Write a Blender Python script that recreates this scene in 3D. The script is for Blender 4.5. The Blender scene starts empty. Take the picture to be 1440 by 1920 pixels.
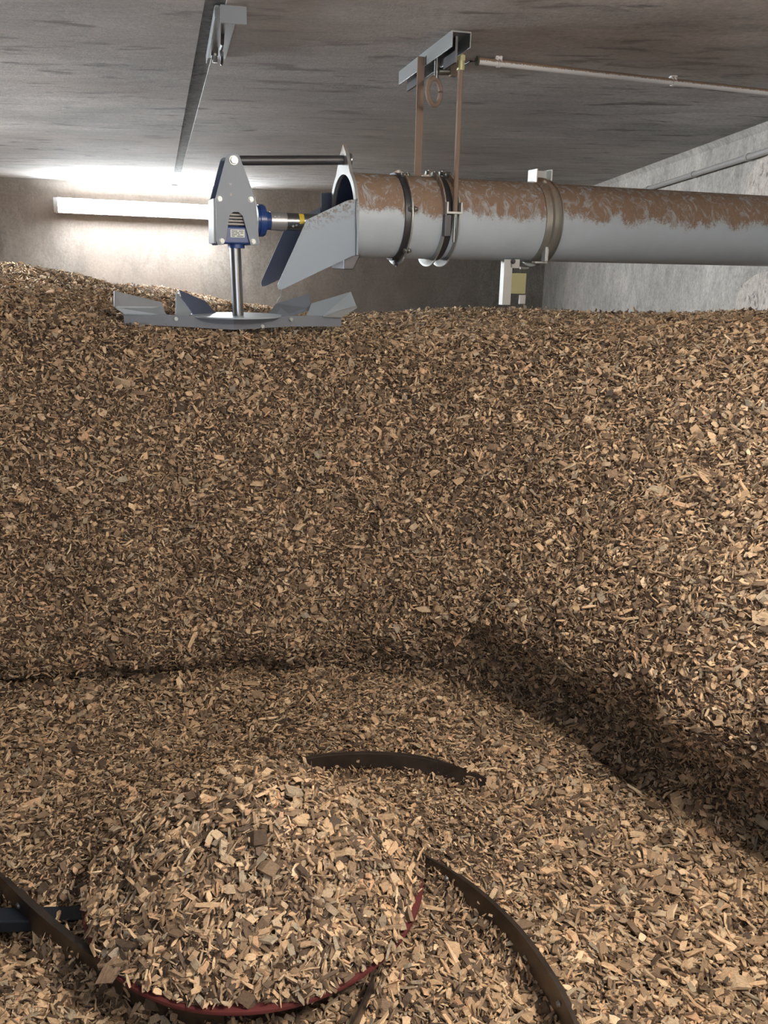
import bpy, bmesh, math, random
import numpy as np
from mathutils import Vector, Matrix, noise as mnoise

random.seed(7); RNG = np.random.default_rng(11)
SC = bpy.context.scene
COL = SC.collection

# ------------------------------------------------------------------ camera
F = 1600.0; PITCH = math.radians(16.4); ROLL = math.radians(1.17); CZ = 1.46
_f = Vector((0, math.cos(PITCH), -math.sin(PITCH)))
_r0 = Vector((1, 0, 0)); _u0 = Vector((0, math.sin(PITCH), math.cos(PITCH)))
_r = math.cos(ROLL)*_r0 + math.sin(ROLL)*_u0
_u = -math.sin(ROLL)*_r0 + math.cos(ROLL)*_u0
CAM = Vector((0, 0, CZ))
cd = bpy.data.cameras.new('camera'); cam = bpy.data.objects.new('camera', cd); COL.objects.link(cam)
cd.sensor_fit = 'VERTICAL'; cd.sensor_height = 36.0; cd.lens = F/1920*36.0; cd.clip_start = 0.05
cam.matrix_world = Matrix(((_r.x, _u.x, -_f.x, 0), (_r.y, _u.y, -_f.y, 0), (_r.z, _u.z, -_f.z, CZ), (0, 0, 0, 1)))
SC.camera = cam

# ------------------------------------------------------------------ world, light, exposure
w = bpy.data.worlds.new('world'); SC.world = w; w.use_nodes = True
w.node_tree.nodes['Background'].inputs[0].default_value = (0.9, 0.95, 1.0, 1)
w.node_tree.nodes['Background'].inputs[1].default_value = 0.02
SC.view_settings.view_transform = 'Standard'; SC.view_settings.look = 'None'
SC.view_settings.gamma = 1.0; SC.view_settings.use_curve_mapping = False
SC.view_settings.exposure = 0.0
CEIL = 2.20
LAMP_POS = [(0.95, 1.80, CEIL), (0.98, 0.50, CEIL)]      # two warm strip lamps under the ceiling, above the picture
LAMP_E = [50.0, 380.0]
SIDE_FILL_E = 250.0; LAMP_COL = (1.0, 0.90, 0.78)
TUBE_E = 170.0; TUBE_COL = (0.90, 0.96, 1.0)
FILL_W = 38.0; FILL_COL = (0.80, 0.88, 1.0)
hl = bpy.data.lights.new('ceiling_fill', 'AREA'); hl.shape = 'RECTANGLE'; hl.size = 1.1; hl.size_y = 1.3  # added soft fill aimed up at the ceiling, no real source behind it
hl.energy = FILL_W; hl.color = FILL_COL
hlo = bpy.data.objects.new('ceiling_fill', hl); COL.objects.link(hlo)
hlo.location = (0.0, -0.6, 1.1); hlo.rotation_euler = (math.radians(145), 0, 0)

# ------------------------------------------------------------------ helpers
def ray(x, y): return _r*((x-720)/F) + _u*((960-y)/F) + _f
def on_z(x, y, z):
    d = ray(x, y); return CAM + d*((z-CZ)/d.z)
def on_plane(x, y, p0, n):
    d = ray(x, y); return CAM + d*((Vector(p0)-CAM).dot(n)/d.dot(n))

def tag(o, label=None, cat=None, group=None, kind=None):
    if label: o['label'] = label
    if cat: o['category'] = cat
    if group: o['group'] = group
    if kind: o['kind'] = kind
    return o
def empty(name, loc, rotz=0):
    o = bpy.data.objects.new(name, None); o.empty_display_size = 0.1; o.location = loc; o.rotation_euler = (0, 0, rotz)
    COL.objects.link(o); return o
def link_mesh(name, me, m, parent=None, smooth=False):
    o = bpy.data.objects.new(name, me); COL.objects.link(o)
    if m is not None:
        me.materials.clear(); me.materials.append(m)
    if parent is not None: o.parent = parent
    if smooth:
        for p in me.polygons: p.use_smooth = True
    return o
def obj(name, bm, m, parent=None, smooth=None, bevel=0.0):
    """smooth = angle in degrees for auto edges"""
    bmesh.ops.remove_doubles(bm, verts=bm.verts, dist=1e-5)
    bmesh.ops.recalc_face_normals(bm, faces=bm.faces)
    if smooth:
        lim = math.radians(smooth)
        for f in bm.faces: f.smooth = True
        for e in bm.edges:
            if len(e.link_faces) == 2 and e.calc_face_angle(0) > lim: e.smooth = False
    me = bpy.data.meshes.new(name); bm.to_mesh(me); bm.free()
    o = link_mesh(name, me, m, parent)
    if bevel > 0:
        b = o.modifiers.new('bevel', 'BEVEL'); b.width = bevel; b.segments = 2; b.limit_method = 'ANGLE'; b.angle_limit = math.radians(40)
    return o
def box(bm, x0, x1, y0, y1, z0, z1, mat=None):
    vs = [Vector((x, y, z)) for x in (x0, x1) for y in (y0, y1) for z in (z0, z1)]
    if mat is not None: vs = [mat @ v for v in vs]
    v = [bm.verts.new(c) for c in vs]
    for q in ((0, 1, 3, 2), (4, 6, 7, 5), (0, 4, 5, 1), (2, 3, 7, 6), (0, 2, 6, 4), (1, 5, 7, 3)):
        bm.faces.new([v[i] for i in q])
def frame_of(d):
    d = Vector(d).normalized(); a = Vector((0, 0, 1)) if abs(d.z) < 0.9 else Vector((0, 1, 0))
    s = d.cross(a).normalized(); t = s.cross(d).normalized(); return d, s, t
def cyl(bm, a, b, r, seg=20, r2=None, cap=True):
    a = Vector(a); b = Vector(b); r2 = r if r2 is None else r2
    d, s, t = frame_of(b-a); A = []; B = []
    for i in range(seg):
        an = 2*math.pi*i/seg; v = s*math.cos(an)+t*math.sin(an)
        A.append(bm.verts.new(a+v*r)); B.append(bm.verts.new(b+v*r2))
    for i in range(seg):
        j = (i+1) % seg; bm.faces.new((A[i], A[j], B[j], B[i]))
    if cap: bm.faces.new(A[::-1]); bm.faces.new(B)
def lathe(bm, a, axis, prof, seg=48, a0=0.0, a1=2*math.pi, closed_prof=False):
    """prof = list of (along axis, radius)"""
    a = Vector(a); d, s, t = frame_of(axis); full = abs(a1-a0-2*math.pi) < 1e-6
    n = seg if full else seg+1; rings = []
    for i in range(n):
        an = a0+(a1-a0)*i/seg; v = s*math.cos(an)+t*math.sin(an)
        rings.append([bm.verts.new(a+d*x+v*r) for x, r in prof])
    k = len(prof)
    for i in range(seg):
        A = rings[i]; B = rings[(i+1) % n]
        for j in range(k if closed_prof else k-1):
            j2 = (j+1) % k
            bm.faces.new((A[j], A[j2], B[j2], B[j]))
    if not full and closed_prof:
        bm.faces.new(rings[0]); bm.faces.new(rings[-1][::-1])
def tube(bm, pts, r, seg=12, cap=True):
    pts = [Vector(p) for p in pts]; prev = None; rings = []
    for i, p in enumerate(pts):
        d = (pts[min(i+1, len(pts)-1)]-pts[max(i-1, 0)]).normalized()
        if prev is None: _, s, t = frame_of(d)
        else:
            s = (prev-d*prev.dot(d)).normalized(); t = d.cross(s)
        prev = s
        rings.append([bm.verts.new(p+(s*math.cos(2*math.pi*k/seg)+t*math.sin(2*math.pi*k/seg))*r) for k in range(seg)])
    for A, B in zip(rings, rings[1:]):
        for k in range(seg):
            bm.faces.new((A[k], A[(k+1) % seg], B[(k+1) % seg], B[k]))
    if cap: bm.faces.new(rings[0][::-1]); bm.faces.new(rings[-1])
def slab(bm, pts, off):
    """closed polygon of 3D points extruded by vector off"""
    off = Vector(off); A = [bm.verts.new(Vector(p)) for p in pts]; B = [bm.verts.new(Vector(p)+off) for p in pts]
    bm.faces.new(A[::-1]); bm.faces.new(B); n = len(A)
    for i in range(n):
        j = (i+1) % n; bm.faces.new((A[i], A[j], B[j], B[i]))
def hexbolt(bm, p, axis, r, h, washer=True):
    p = Vector(p); d = Vector(axis).normalized()
    if washer: cyl(bm, p-d*0.001, p+d*h*0.25, r*1.3, 16)
    cyl(bm, p+d*h*0.25, p+d*h, r, 6)
def rounded(pts, rad, n=5):
    """round the corners of a 2D polygon"""
    out = []; m = len(pts)
    for i in range(m):
        p = Vector(pts[i]); a = Vector(pts[i-1]); b = Vector(pts[(i+1) % m])
        r = rad[i] if isinstance(rad, (list, tuple)) else rad
        if r <= 0: out.append(p); continue
        da = (a-p); db = (b-p); l = min(r, da.length*0.45, db.length*0.45)
        p1 = p+da.normalized()*l; p2 = p+db.normalized()*l
        for k in range(n+1):
            t = k/n; out.append(p1*(1-t)**2+p*2*t*(1-t)+p2*t*t)
    return out

# ------------------------------------------------------------------ materials
class N:
    def __init__(s, name):
        s.m = bpy.data.materials.new(name); s.m.use_nodes = True; s.t = s.m.node_tree; s.b = s.t.nodes['Principled BSDF']
    def node(s, typ, **kw):
        n = s.t.nodes.new(typ)
        for k, v in kw.items(): setattr(n, k, v)
        return n
    def put(s, sock, v):
        if hasattr(v, 'is_linked') or isinstance(v, bpy.types.NodeSocket): s.t.links.new(v, sock)
        elif isinstance(v, tuple) and len(v) == 3 and sock.type == 'RGBA': sock.default_value = (*v, 1)
        else: sock.default_value = v
    def coord(s, kind='Object', scale=(1, 1, 1)):
        c = s.node('ShaderNodeTexCoord'); mp = s.node('ShaderNodeMapping'); s.t.links.new(c.outputs[kind], mp.inputs[0])
        mp.inputs['Scale'].default_value = scale; return mp.outputs[0]
    def noise(s, co, scale, detail=4, rough=0.55, dist=0.0):
        n = s.node('ShaderNodeTexNoise'); s.t.links.new(co, n.inputs['Vector']); n.inputs['Scale'].default_value = scale
        n.inputs['Detail'].default_value = detail; n.inputs['Roughness'].default_value = rough; n.inputs['Distortion'].default_value = dist
        return n.outputs['Fac']
    def ramp(s, fac, stops, interp='LINEAR'):
        n = s.node('ShaderNodeValToRGB'); s.t.links.new(fac, n.inputs[0]); e = n.color_ramp.elements; n.color_ramp.interpolation = interp
        while len(e) < len(stops): e.new(0.5)
        for i, (p, c) in enumerate(stops):
            e[i].position = p; e[i].color = (*c, 1) if isinstance(c, tuple) else (c, c, c, 1)
        return n.outputs[0]
    def mix(s, fac, a, b, mode='MIX'):
        n = s.node('ShaderNodeMix', data_type='RGBA', blend_type=mode)
        s.put(n.inputs[0], fac); s.put(n.inputs[6], a); s.put(n.inputs[7], b); return n.outputs[2]
    def math(s, op, a, b=0.0, clamp=False):
        n = s.node('ShaderNodeMath', operation=op, use_clamp=clamp); s.put(n.inputs[0], a); s.put(n.inputs[1], b); return n.outputs[0]
    def sep(s, v):
        n = s.node('ShaderNodeSeparateXYZ'); s.t.links.new(v, n.inputs[0]); return n.outputs
    def bump(s, h, strength=0.3, dist=0.01):
        n = s.node('ShaderNodeBump'); s.put(n.inputs['Height'], h); n.inputs['Strength'].default_value = strength
        n.inputs['Distance'].default_value = dist; s.t.links.new(n.outputs[0], s.b.inputs['Normal'])
    def out(s, col=None, rough=None, metal=None):
        if col is not None: s.put(s.b.inputs['Base Color'], col)
        if rough is not None: s.put(s.b.inputs['Roughness'], rough)
        if metal is not None: s.put(s.b.inputs['Metallic'], metal)
        return s.m

DUST = (0.30, 0.165, 0.095)
def concrete(name, dark, light, spots, streak=(1, 1, 1), warm=None):
    n = N(name); co = n.coord(); cs = n.coord(scale=streak)
    c = n.ramp(n.noise(co, 1.1, 6, 0.6), [(0.3, dark), (0.7, light)])
    c = n.mix(0.6, c, n.ramp(n.noise(co, 40, 6, 0.8), [(0.3, 0.22), (0.7, 0.80)]), 'OVERLAY')
    c = n.mix(0.45, c, n.ramp(n.noise(cs, 5, 5, 0.7, 0.5), [(0.35, 0.3), (0.65, 0.7)]), 'OVERLAY')
    sp = n.noise(cs, 7, 5, 0.62, 0.4)
    c = n.mix(n.ramp(sp, [(0.57, 0.0), (0.66, spots)]), c, tuple(v*0.35 for v in dark))
    if warm: c = n.mix(n.ramp(n.noise(co, 0.6, 3), [(0.4, 0.0), (0.65, 0.55)]), c, warm)
    h = n.math('ADD', n.noise(co, 90, 4, 0.7), n.math('MULTIPLY', n.noise(cs, 9, 4), 1.5))
    n.bump(h, 0.5, 0.004)
    return n, c, co
_n, _c, _co = concrete('ceiling_concrete', (0.30, 0.295, 0.29), (0.52, 0.51, 0.50), 0.8, (0.45, 1.4, 1), (0.42, 0.36, 0.32))
M_CEIL = _n.out(_c, 0.85)
_n, _c, _co = concrete('back_wall_concrete', (0.19, 0.172, 0.155), (0.29, 0.262, 0.235), 0.25, (1, 1, 0.5), (0.27, 0.215, 0.18))
M_BACK = _n.out(_c, 0.9)
_n, _c, _co = concrete('right_wall_concrete', (0.33, 0.31, 0.285), (0.50, 0.47, 0.43), 0.35, (1, 1, 0.8))
_v = _n.node('ShaderNodeTexVoronoi'); _v.inputs['Scale'].default_value = 60; _n.t.links.new(_co, _v.inputs[0])
M_RIGHT = _n.out(_c, 0.9)
_n, _c, _co = concrete('rough_render', (0.48, 0.43, 0.39), (0.62, 0.56, 0.51), 0.9, (3, 3, 3))
M_RENDER = _n.out(_c, 0.95)
_n, _c, _co = concrete('seam_mortar', (0.15, 0.15, 0.155), (0.25, 0.25, 0.25), 0.9, (2, 2, 2))
M_SEAM = _n.out(_c, 0.95)

def painted(name, col, rough=0.35, dust=None, dz=0.0, soft=0.05, metal=0.0, speck=0.0):
    """painted or zinc metal; dust lies on it above local height dz (a coating with a ragged edge)"""
    n = N(name); co = n.coord(); c = col
    c = n.mix(0.25, c, n.ramp(n.noise(co, 9, 4), [(0.3, tuple(v*0.75 for v in col)), (0.7, tuple(min(1, v*1.1) for v in col))]))
    ro = rough; me = metal
    if dust is not None:
        z = n.sep(co)[2]
        big = n.noise(n.coord(scale=(1, 1, 0.35)), 9, 5, 0.6, 0.6); fine = n.noise(co, 130, 5, 0.8)
        zz = n.math('ADD', z, n.math('MULTIPLY', n.math('SUBTRACT', big, 0.5), 0.14))
        zz = n.math('ADD', zz, n.math('MULTIPLY', n.math('SUBTRACT', fine, 0.5), 0.10))
        f = n.math('DIVIDE', n.math('SUBTRACT', zz, dz), soft, True)
        streak = n.ramp(n.noise(n.coord(scale=(1.0, 1, 0.5)), 26, 5, 0.7, 1.2), [(0.50, 1.0), (0.66, 0.35)])
        f = n.math('MULTIPLY', f, streak)
        dc = n.mix(n.noise(co, 60, 4, 0.7), (0.19, 0.125, 0.085), (0.34, 0.235, 0.165))
        c = n.mix(f, c, dc); ro = n.mix(f, (rough,)*3, (0.95,)*3)
        me = n.math('MULTIPLY', n.math('SUBTRACT', 1.0, f), metal)
        n.bump(n.math('ADD', f, n.math('MULTIPLY', fine, 0.5)), 0.35, 0.003)
    if speck > 0:
        x = n.sep(co)
        s_ = n.ramp(n.noise(co, 75, 3, 0.7), [(0.5, 0.0), (0.56, 1.0)])
        area = n.ramp(n.noise(co, 7, 3), [(0.45, 0.0), (0.6, speck)])
        c = n.mix(n.math('MULTIPLY', s_, area), c, (0.12, 0.09, 0.07))
    return n.out(c, ro, me)

PAINT = (0.47, 0.535, 0.585)
M_TUBE = painted('dusty_painted_tube', PAINT, 0.32, DUST, 0.002, 0.02)
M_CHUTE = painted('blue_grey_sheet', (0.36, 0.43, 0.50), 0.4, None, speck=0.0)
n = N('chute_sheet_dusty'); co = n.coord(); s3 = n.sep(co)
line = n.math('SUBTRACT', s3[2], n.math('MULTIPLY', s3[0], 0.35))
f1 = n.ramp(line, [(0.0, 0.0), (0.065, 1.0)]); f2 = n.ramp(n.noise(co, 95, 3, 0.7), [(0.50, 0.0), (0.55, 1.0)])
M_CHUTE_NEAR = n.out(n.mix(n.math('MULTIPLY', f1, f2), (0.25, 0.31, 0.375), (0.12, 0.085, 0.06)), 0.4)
M_SHEET_DARK = painted('shade_toned_sheet', (0.10, 0.125, 0.19), 0.5)  # darker copy of the sheet paint: shade of the far plates put into colour
M_INNER = painted('mouth_shade', (0.035, 0.045, 0.075), 0.7)  # near-black: shade inside the tube mouth put into colour
M_PLATE = painted('plate_grey_paint', (0.19, 0.225, 0.275), 0.42)
M_PLATE2 = painted('blade_grey_paint', (0.17, 0.185, 0.21), 0.45)
M_PLATE3 = painted('blade_pale_paint', (0.33, 0.375, 0.41), 0.4)
M_BLUE = painted('blue_gear_paint', (0.02, 0.055, 0.20), 0.28)
M_STEEL = painted('bright_steel', (0.30, 0.31, 0.32), 0.28, metal=0.95)
M_DSTEEL = painted('dark_steel', (0.10, 0.10, 0.11), 0.38, metal=0.7)
M_BOLT = painted('zinc_bolt', (0.30, 0.31, 0.30), 0.38, metal=0.85)
M_ZINC = painted('galvanised_steel', (0.60, 0.61, 0.60), 0.42, metal=0.55)
M_ZINCD = painted('galvanised_ring_dusty', (0.48, 0.50, 0.48), 0.38, DUST, 0.05, 0.04, metal=0.6)
M_HANG = painted('dust_caked_steel', (0.23, 0.165, 0.125), 0.9)
M_RODTOP = painted('dusty_rod', (0.09, 0.09, 0.095), 0.4, DUST, 0.24, 0.02, metal=0.6)
M_YELLOW = painted('yellow_sticker', (0.75, 0.55, 0.05), 0.5)
M_LABEL = painted('white_label', (0.75, 0.77, 0.74), 0.5)
M_INK = painted('label_ink', (0.08, 0.12, 0.10), 0.6)
M_BRASS = painted('yellow_zinc', (0.45, 0.43, 0.24), 0.45, metal=0.4)
M_RED = painted('worn_red_paint', (0.11, 0.022, 0.022), 0.6)
M_BLACKBAR = painted('black_blue_steel', (0.022, 0.028, 0.04), 0.4, metal=0.4)
n = N('brown_spring_steel'); co = n.coord()
M_SPRING = n.out(n.ramp(n.noise(co, 14, 5, 0.65), [(0.3, (0.05, 0.041, 0.036)), (0.7, (0.105, 0.085, 0.071))]), 0.36, 0.65)
n = N('dusty_conduit'); co = n.coord(); nn = n.node('ShaderNodeNewGeometry'); ny = n.sep(nn.outputs['Normal'])
fz = n.math('ADD', ny[2], n.math('MULTIPLY', n.math('SUBTRACT', n.noise(co, 160, 4, 0.8), 0.5), 1.6))
M_CONDUIT = n.out(n.mix(n.ramp(fz, [(0.0, 0.0), (0.12, 1.0)]), (0.72, 0.72, 0.72), (0.30, 0.21, 0.15)), 0.5)
M_WPIPE = painted('grey_conduit', (0.33, 0.315, 0.30), 0.5)

def emit(name, col, strength):
    n = N(name); n.b.inputs['Base Color'].default_value = (0.8, 0.8, 0.8, 1)
    n.b.inputs['Emission Color'].default_value = (*col, 1); n.b.inputs['Emission Strength'].default_value = strength; return n.m
M_TUBE_ON = emit('lit_diffuser', TUBE_COL, TUBE_E)
M_LAMP_ON = [emit('lit_warm_diffuser', LAMP_COL, e) for e in LAMP_E]
M_HOUSE = painted('lamp_housing', (0.5, 0.5, 0.5), 0.5)

def chip_material(name, tint=(1, 1, 1)):
    n = N(name); oi = n.node('ShaderNodeObjectInfo'); rnd = oi.outputs['Random']
    cols = [(0.0, (0.060, 0.037, 0.024)), (0.18, (0.14, 0.086, 0.052)), (0.38, (0.26, 0.165, 0.097)), (0.56, (0.39, 0.245, 0.140)),
            (0.66, (0.58, 0.370, 0.205)), (0.76, (0.30, 0.240, 0.175)), (0.86, (0.68, 0.460, 0.270)), (0.95, (0.54, 0.300, 0.165)), (1.0, (0.78, 0.58, 0.37))]
    cols = [(p, tuple(c[i]*tint[i] for i in range(3))) for p, c in cols]
    c = n.ramp(rnd, cols)
    hs = n.node('ShaderNodeHueSaturation'); n.t.links.new(c, hs.inputs['Color']); hs.inputs['Saturation'].default_value = 0.93; hs.inputs['Value'].default_value = 1.0; c = hs.outputs[0]
    co = n.coord(scale=(1, 7, 7))
    g = n.noise(co, 130, 4, 0.7)
    c = n.mix(0.7, c, n.ramp(g, [(0.32, 0.22), (0.68, 0.78)]), 'OVERLAY')
    n.bump(g, 0.4, 0.0012)
    return n.out(c, 0.78)
M_CHIP = chip_material('wood_chip_fibre', (1.02, 1.06, 1.03))
n = N('packed_chips_shaded'); co = n.coord()  # packed chip base, darkened to put the shade between chips into colour
g1 = n.noise(co, 150, 5, 0.8); g2 = n.noise(co, 18, 3)
M_UNDER = n.out(n.mix(0.4, n.ramp(g1, [(0.35, (0.025, 0.016, 0.010)), (0.5, (0.08, 0.05, 0.03)), (0.68, (0.20, 0.125, 0.075))]), n.ramp(g2, [(0.3, 0.35), (0.7, 0.65)]), 'OVERLAY'), 0.95)
n = N('sawdust_fines'); co = n.coord()
M_FINES = n.out(n.ramp(n.noise(co, 220, 5, 0.8), [(0.35, (0.10, 0.06, 0.035)), (0.5, (0.24, 0.15, 0.085)), (0.68, (0.42, 0.28, 0.16))]), 0.95)

# ------------------------------------------------------------------ room shell
def struct(o, label=None):
    o['kind'] = 'structure'
    if label: o['label'] = label
    return o
# plan: the right wall runs straight away from the camera, the back wall leaves it at an angle
b0 = on_z(0, 332, CEIL); b1 = on_z(600, 360, CEIL); r0 = on_z(1120, 350, CEIL); r1 = on_z(1440, 226, CEIL)
XR = 0.5*(r0.x+r1.x)
bd = (b1-b0); bd.z = 0; bd.normalize()
tt = (XR-b0.x)/bd.x; CORNER = Vector((XR, b0.y+bd.y*tt, 0))
XL = -4.15; LEFTC = Vector((XL, b0.y+bd.y*(XL-b0.x)/bd.x, 0)); YR = -1.1
BN = Vector((bd.y, -bd.x, 0))        # back wall normal, into the room
ZF = -0.12
def wall(name, a, b, outn, m, label):
    bm = bmesh.new(); a = Vector(a); b = Vector(b); o = Vector(outn)*0.25
    pts = [(a.x, a.y, ZF), (b.x, b.y, ZF), (b.x, b.y, CEIL), (a.x, a.y, CEIL)]
    slab(bm, pts, o); return struct(obj(name, bm, m), label)
wall('wall_back', LEFTC-bd*0.25, CORNER+bd*0.25, -BN, M_BACK, 'dusty grey brown concrete wall at the far end behind the strip light')
wall('wall_right', (XR, YR-0.25, 0), (XR, CORNER.y+0.1, 0), (1, 0, 0), M_RIGHT, 'grey concrete wall running away on the right behind the tube')
wall('wall_left', (XL, YR, 0), (XL, LEFTC.y, 0), (-1, 0, 0), M_BACK, 'concrete wall on the left outside the view')
# rear wall with the inspection hatch the picture is taken through
bm = bmesh.new()
for (x0, x1, z0, z1) in ((XL-0.25, -0.55, ZF, CEIL), (0.55, XR+0.25, ZF, CEIL), (-0.55, 0.55, ZF, 0.7), (-0.55, 0.55, 2.0, CEIL)):
    box(bm, x0, x1, YR-0.25, YR, z0, z1)
struct(obj('wall_rear', bm, M_BACK), 'concrete wall behind the viewer with the inspection opening')
bm = bmesh.new(); box(bm, XL-0.3, XR+0.3, YR-0.3, CORNER.y+1, ZF-0.2, ZF)
struct(obj('floor', bm, M_BACK), 'concrete floor under the wood chips')
# ceiling: two precast slabs and the recessed mortar joint between them
sa = on_z(405, 0, CEIL); sb = on_z(338, 300, CEIL); sd = (sb-sa).normalized(); sn = Vector((sd.y, -sd.x, 0))
def seam_at(y, off): 
    t = (y-sa.y)/sd.y; p = sa+sd*t+sn*off; return (p.x, p.y, CEIL)
YB = CORNER.y+1.0; Y0 = YR-0.25; hw = 0.032
bm = bmesh.new()
slab(bm, [(XL-0.3, Y0, CEIL), seam_at(Y0, -hw), seam_at(YB, -hw), (XL-0.3, YB, CEIL)], (0, 0, 0.2))
ceil = struct(obj('ceiling', bm, M_CEIL), 'grey mottled concrete slab ceiling with a dark joint')
bm = bmesh.new()
slab(bm, [seam_at(Y0, hw), (XR+0.3, Y0, CEIL), (XR+0.3, YB, CEIL), seam_at(YB, hw)], (0, 0, 0.2))
obj('ceiling_slab', bm, M_CEIL, ceil)
bm = bmesh.new()
slab(bm, [(Vector(seam_at(Y0, -hw))+Vector((0, 0, .006))), (Vector(seam_at(Y0, hw))+Vector((0, 0, .006))), (Vector(seam_at(YB, hw))+Vector((0, 0, .006))), (Vector(seam_at(YB, -hw))+Vector((0, 0, .006)))], (0, 0, 0.15))
obj('joint', bm, M_SEAM, ceil)
# chamfered haunch under the ceiling edge on the right and two patches of rough render
bm = bmesh.new(); slab(bm, [(XR, 1.5, CEIL), (XR, 1.5, CEIL-0.035), (XR-0.03, 1.5, CEIL)], (0, CORNER.y-1.55, 0))
struct(obj('trim_1', bm, M_RIGHT), 'narrow concrete fillet where the right wall meets the ceiling')
def patch(name, pix, label):
    bm = bmesh.new(); ps = [on_plane(x, y, (XR-0.001, 0, 0), Vector((1, 0, 0))) for x, y in pix]
    slab(bm, ps, (-0.014, 0, 0))
    o = obj(name, bm, M_RENDER, None, bevel=0.006); struct(o, label)
patch('trim_2', [(1408, 330), (1424, 300), (1450, 288), (1600, 240), (1600, 420), (1445, 395), (1400, 380), (1404, 350)], 'patch of pale rough render on the right wall above the tube')
patch('trim_3', [(1385, 560), (1393, 535), (1420, 515), (1470, 500), (1600, 480), (1600, 680), (1440, 640), (1378, 600)], 'patch of pale rough render on the right wall below the tube')

# ------------------------------------------------------------------ wood chips (instanced real pieces over a packed base)
def make_chip_mesh(i, kind):
    rnd = random.Random(100+i)
    if kind == 'flat': L, W, T = 0.024, rnd.uniform(0.009, 0.016), rnd.uniform(0.0025, 0.0045)
    elif kind == 'strip': L, W, T = 0.027, rnd.uniform(0.004, 0.007), rnd.uniform(0.0022, 0.004)
    else: L, W, T = 0.026, rnd.uniform(0.0018, 0.003), rnd.uniform(0.0012, 0.002)
    bm = bmesh.new()
    xs = [-0.5, -0.05+rnd.uniform(-.15, .15), 0.5]; rows = []
    bend = rnd.uniform(-0.12, 0.12)*L; skew = rnd.uniform(-0.35, 0.35)*W
    for k, x in enumerate(xs):
        wk = W*(1.0 if k == 1 else rnd.uniform(0.5, 1.0)); tk = T*(rnd.uniform(0.35, 0.9) if k != 1 else 1)
        dz = bend if k == 1 else 0; row = []
        for (sy, sz) in ((-1, -1), (1, -1), (1, 1), (-1, 1)):
            row.append(bm.verts.new(((x*L + (sy*skew if k != 1 else 0) + rnd.uniform(-.06, .06)*L), sy*wk/2, dz+sz*tk/2+rnd.uniform(-.2, .2)*T)))
        rows.append(row)
    for A, B in zip(rows, rows[1:]):
        for k in range(4): bm.faces.new((A[k], A[(k+1) % 4], B[(k+1) % 4], B[k]))
    bm.faces.new(rows[0][::-1]); bm.faces.new(rows[-1])
    bmesh.ops.recalc_face_normals(bm, faces=bm.faces)
    me = bpy.data.meshes.new('wood_chip'); bm.to_mesh(me); bm.free(); me.materials.append(M_CHIP); return me
KINDS = ['flat']*6+['strip']*6+['needle']*3
CHIP_MESHES = [make_chip_mesh(i, k) for i, k in enumerate(KINDS)]
CHIP_OBJS = [bpy.data.objects.new('chip_shape', me) for me in CHIP_MESHES]     # not linked: only a source of shapes

def scatter_nodes(pts_obj):
    ng = bpy.data.node_groups.new('scatter_chips', 'GeometryNodeTree')
    ng.interface.new_socket('Geometry', in_out='INPUT', socket_type='NodeSocketGeometry')
    ng.interface.new_socket('Geometry', in_out='OUTPUT', socket_type='NodeSocketGeometry')
    nd = ng.nodes; L = ng.links
    gi = nd.new('NodeGroupInput'); go = nd.new('NodeGroupOutput')
    src = nd.new('GeometryNodeObjectInfo'); src.inputs['Object'].default_value = pts_obj
    m2p = nd.new('GeometryNodeMeshToPoints'); L.new(src.outputs['Geometry'], m2p.inputs['Mesh'])
    jn = nd.new('GeometryNodeJoinGeometry')
    for o in reversed(CHIP_OBJS):
        oi = nd.new('GeometryNodeObjectInfo'); oi.inputs['Object'].default_value = o
        g = nd.new('GeometryNodeGeometryToInstance'); L.new(oi.outputs['Geometry'], g.inputs[0]); L.new(g.outputs[0], jn.inputs[0])
    iop = nd.new('GeometryNodeInstanceOnPoints'); L.new(m2p.outputs[0], iop.inputs['Points']); L.new(jn.outputs[0], iop.inputs['Instance'])
    iop.inputs['Pick Instance'].default_value = True
    def attr(name, typ):
        a = nd.new('GeometryNodeInputNamedAttribute'); a.data_type = typ; a.inputs['Name'].default_value = name
        return [s for s in a.outputs if s.enabled and s.name == 'Attribute'][0]
    L.new(attr('pick', 'INT'), iop.inputs['Instance Index'])
    e2r = nd.new('FunctionNodeEulerToRotation'); L.new(attr('rot', 'FLOAT_VECTOR'), e2r.inputs[0]); L.new(e2r.outputs[0], iop.inputs['Rotation'])
    L.new(attr('scl', 'FLOAT_VECTOR'), iop.inputs['Scale'])
    j2 = nd.new('GeometryNodeJoinGeometry'); L.new(iop.outputs[0], j2.inputs[0]); L.new(gi.outputs[0], j2.inputs[0])
    L.new(j2.outputs[0], go.inputs[0]); return ng

def in_view(P, mx=0.55, my=0.18):
    q = P-np.array(CAM); f = q@np.array(_f); r = q@np.array(_r); u = q@np.array(_u); f = np.maximum(f, 1e-3)
    return (f > 0.2) & (np.abs(r/f) < 0.45+mx/np.maximum(f, .8)) & (np.abs(u/f) < 0.6+my/np.maximum(f, .8)+0.03)

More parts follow.
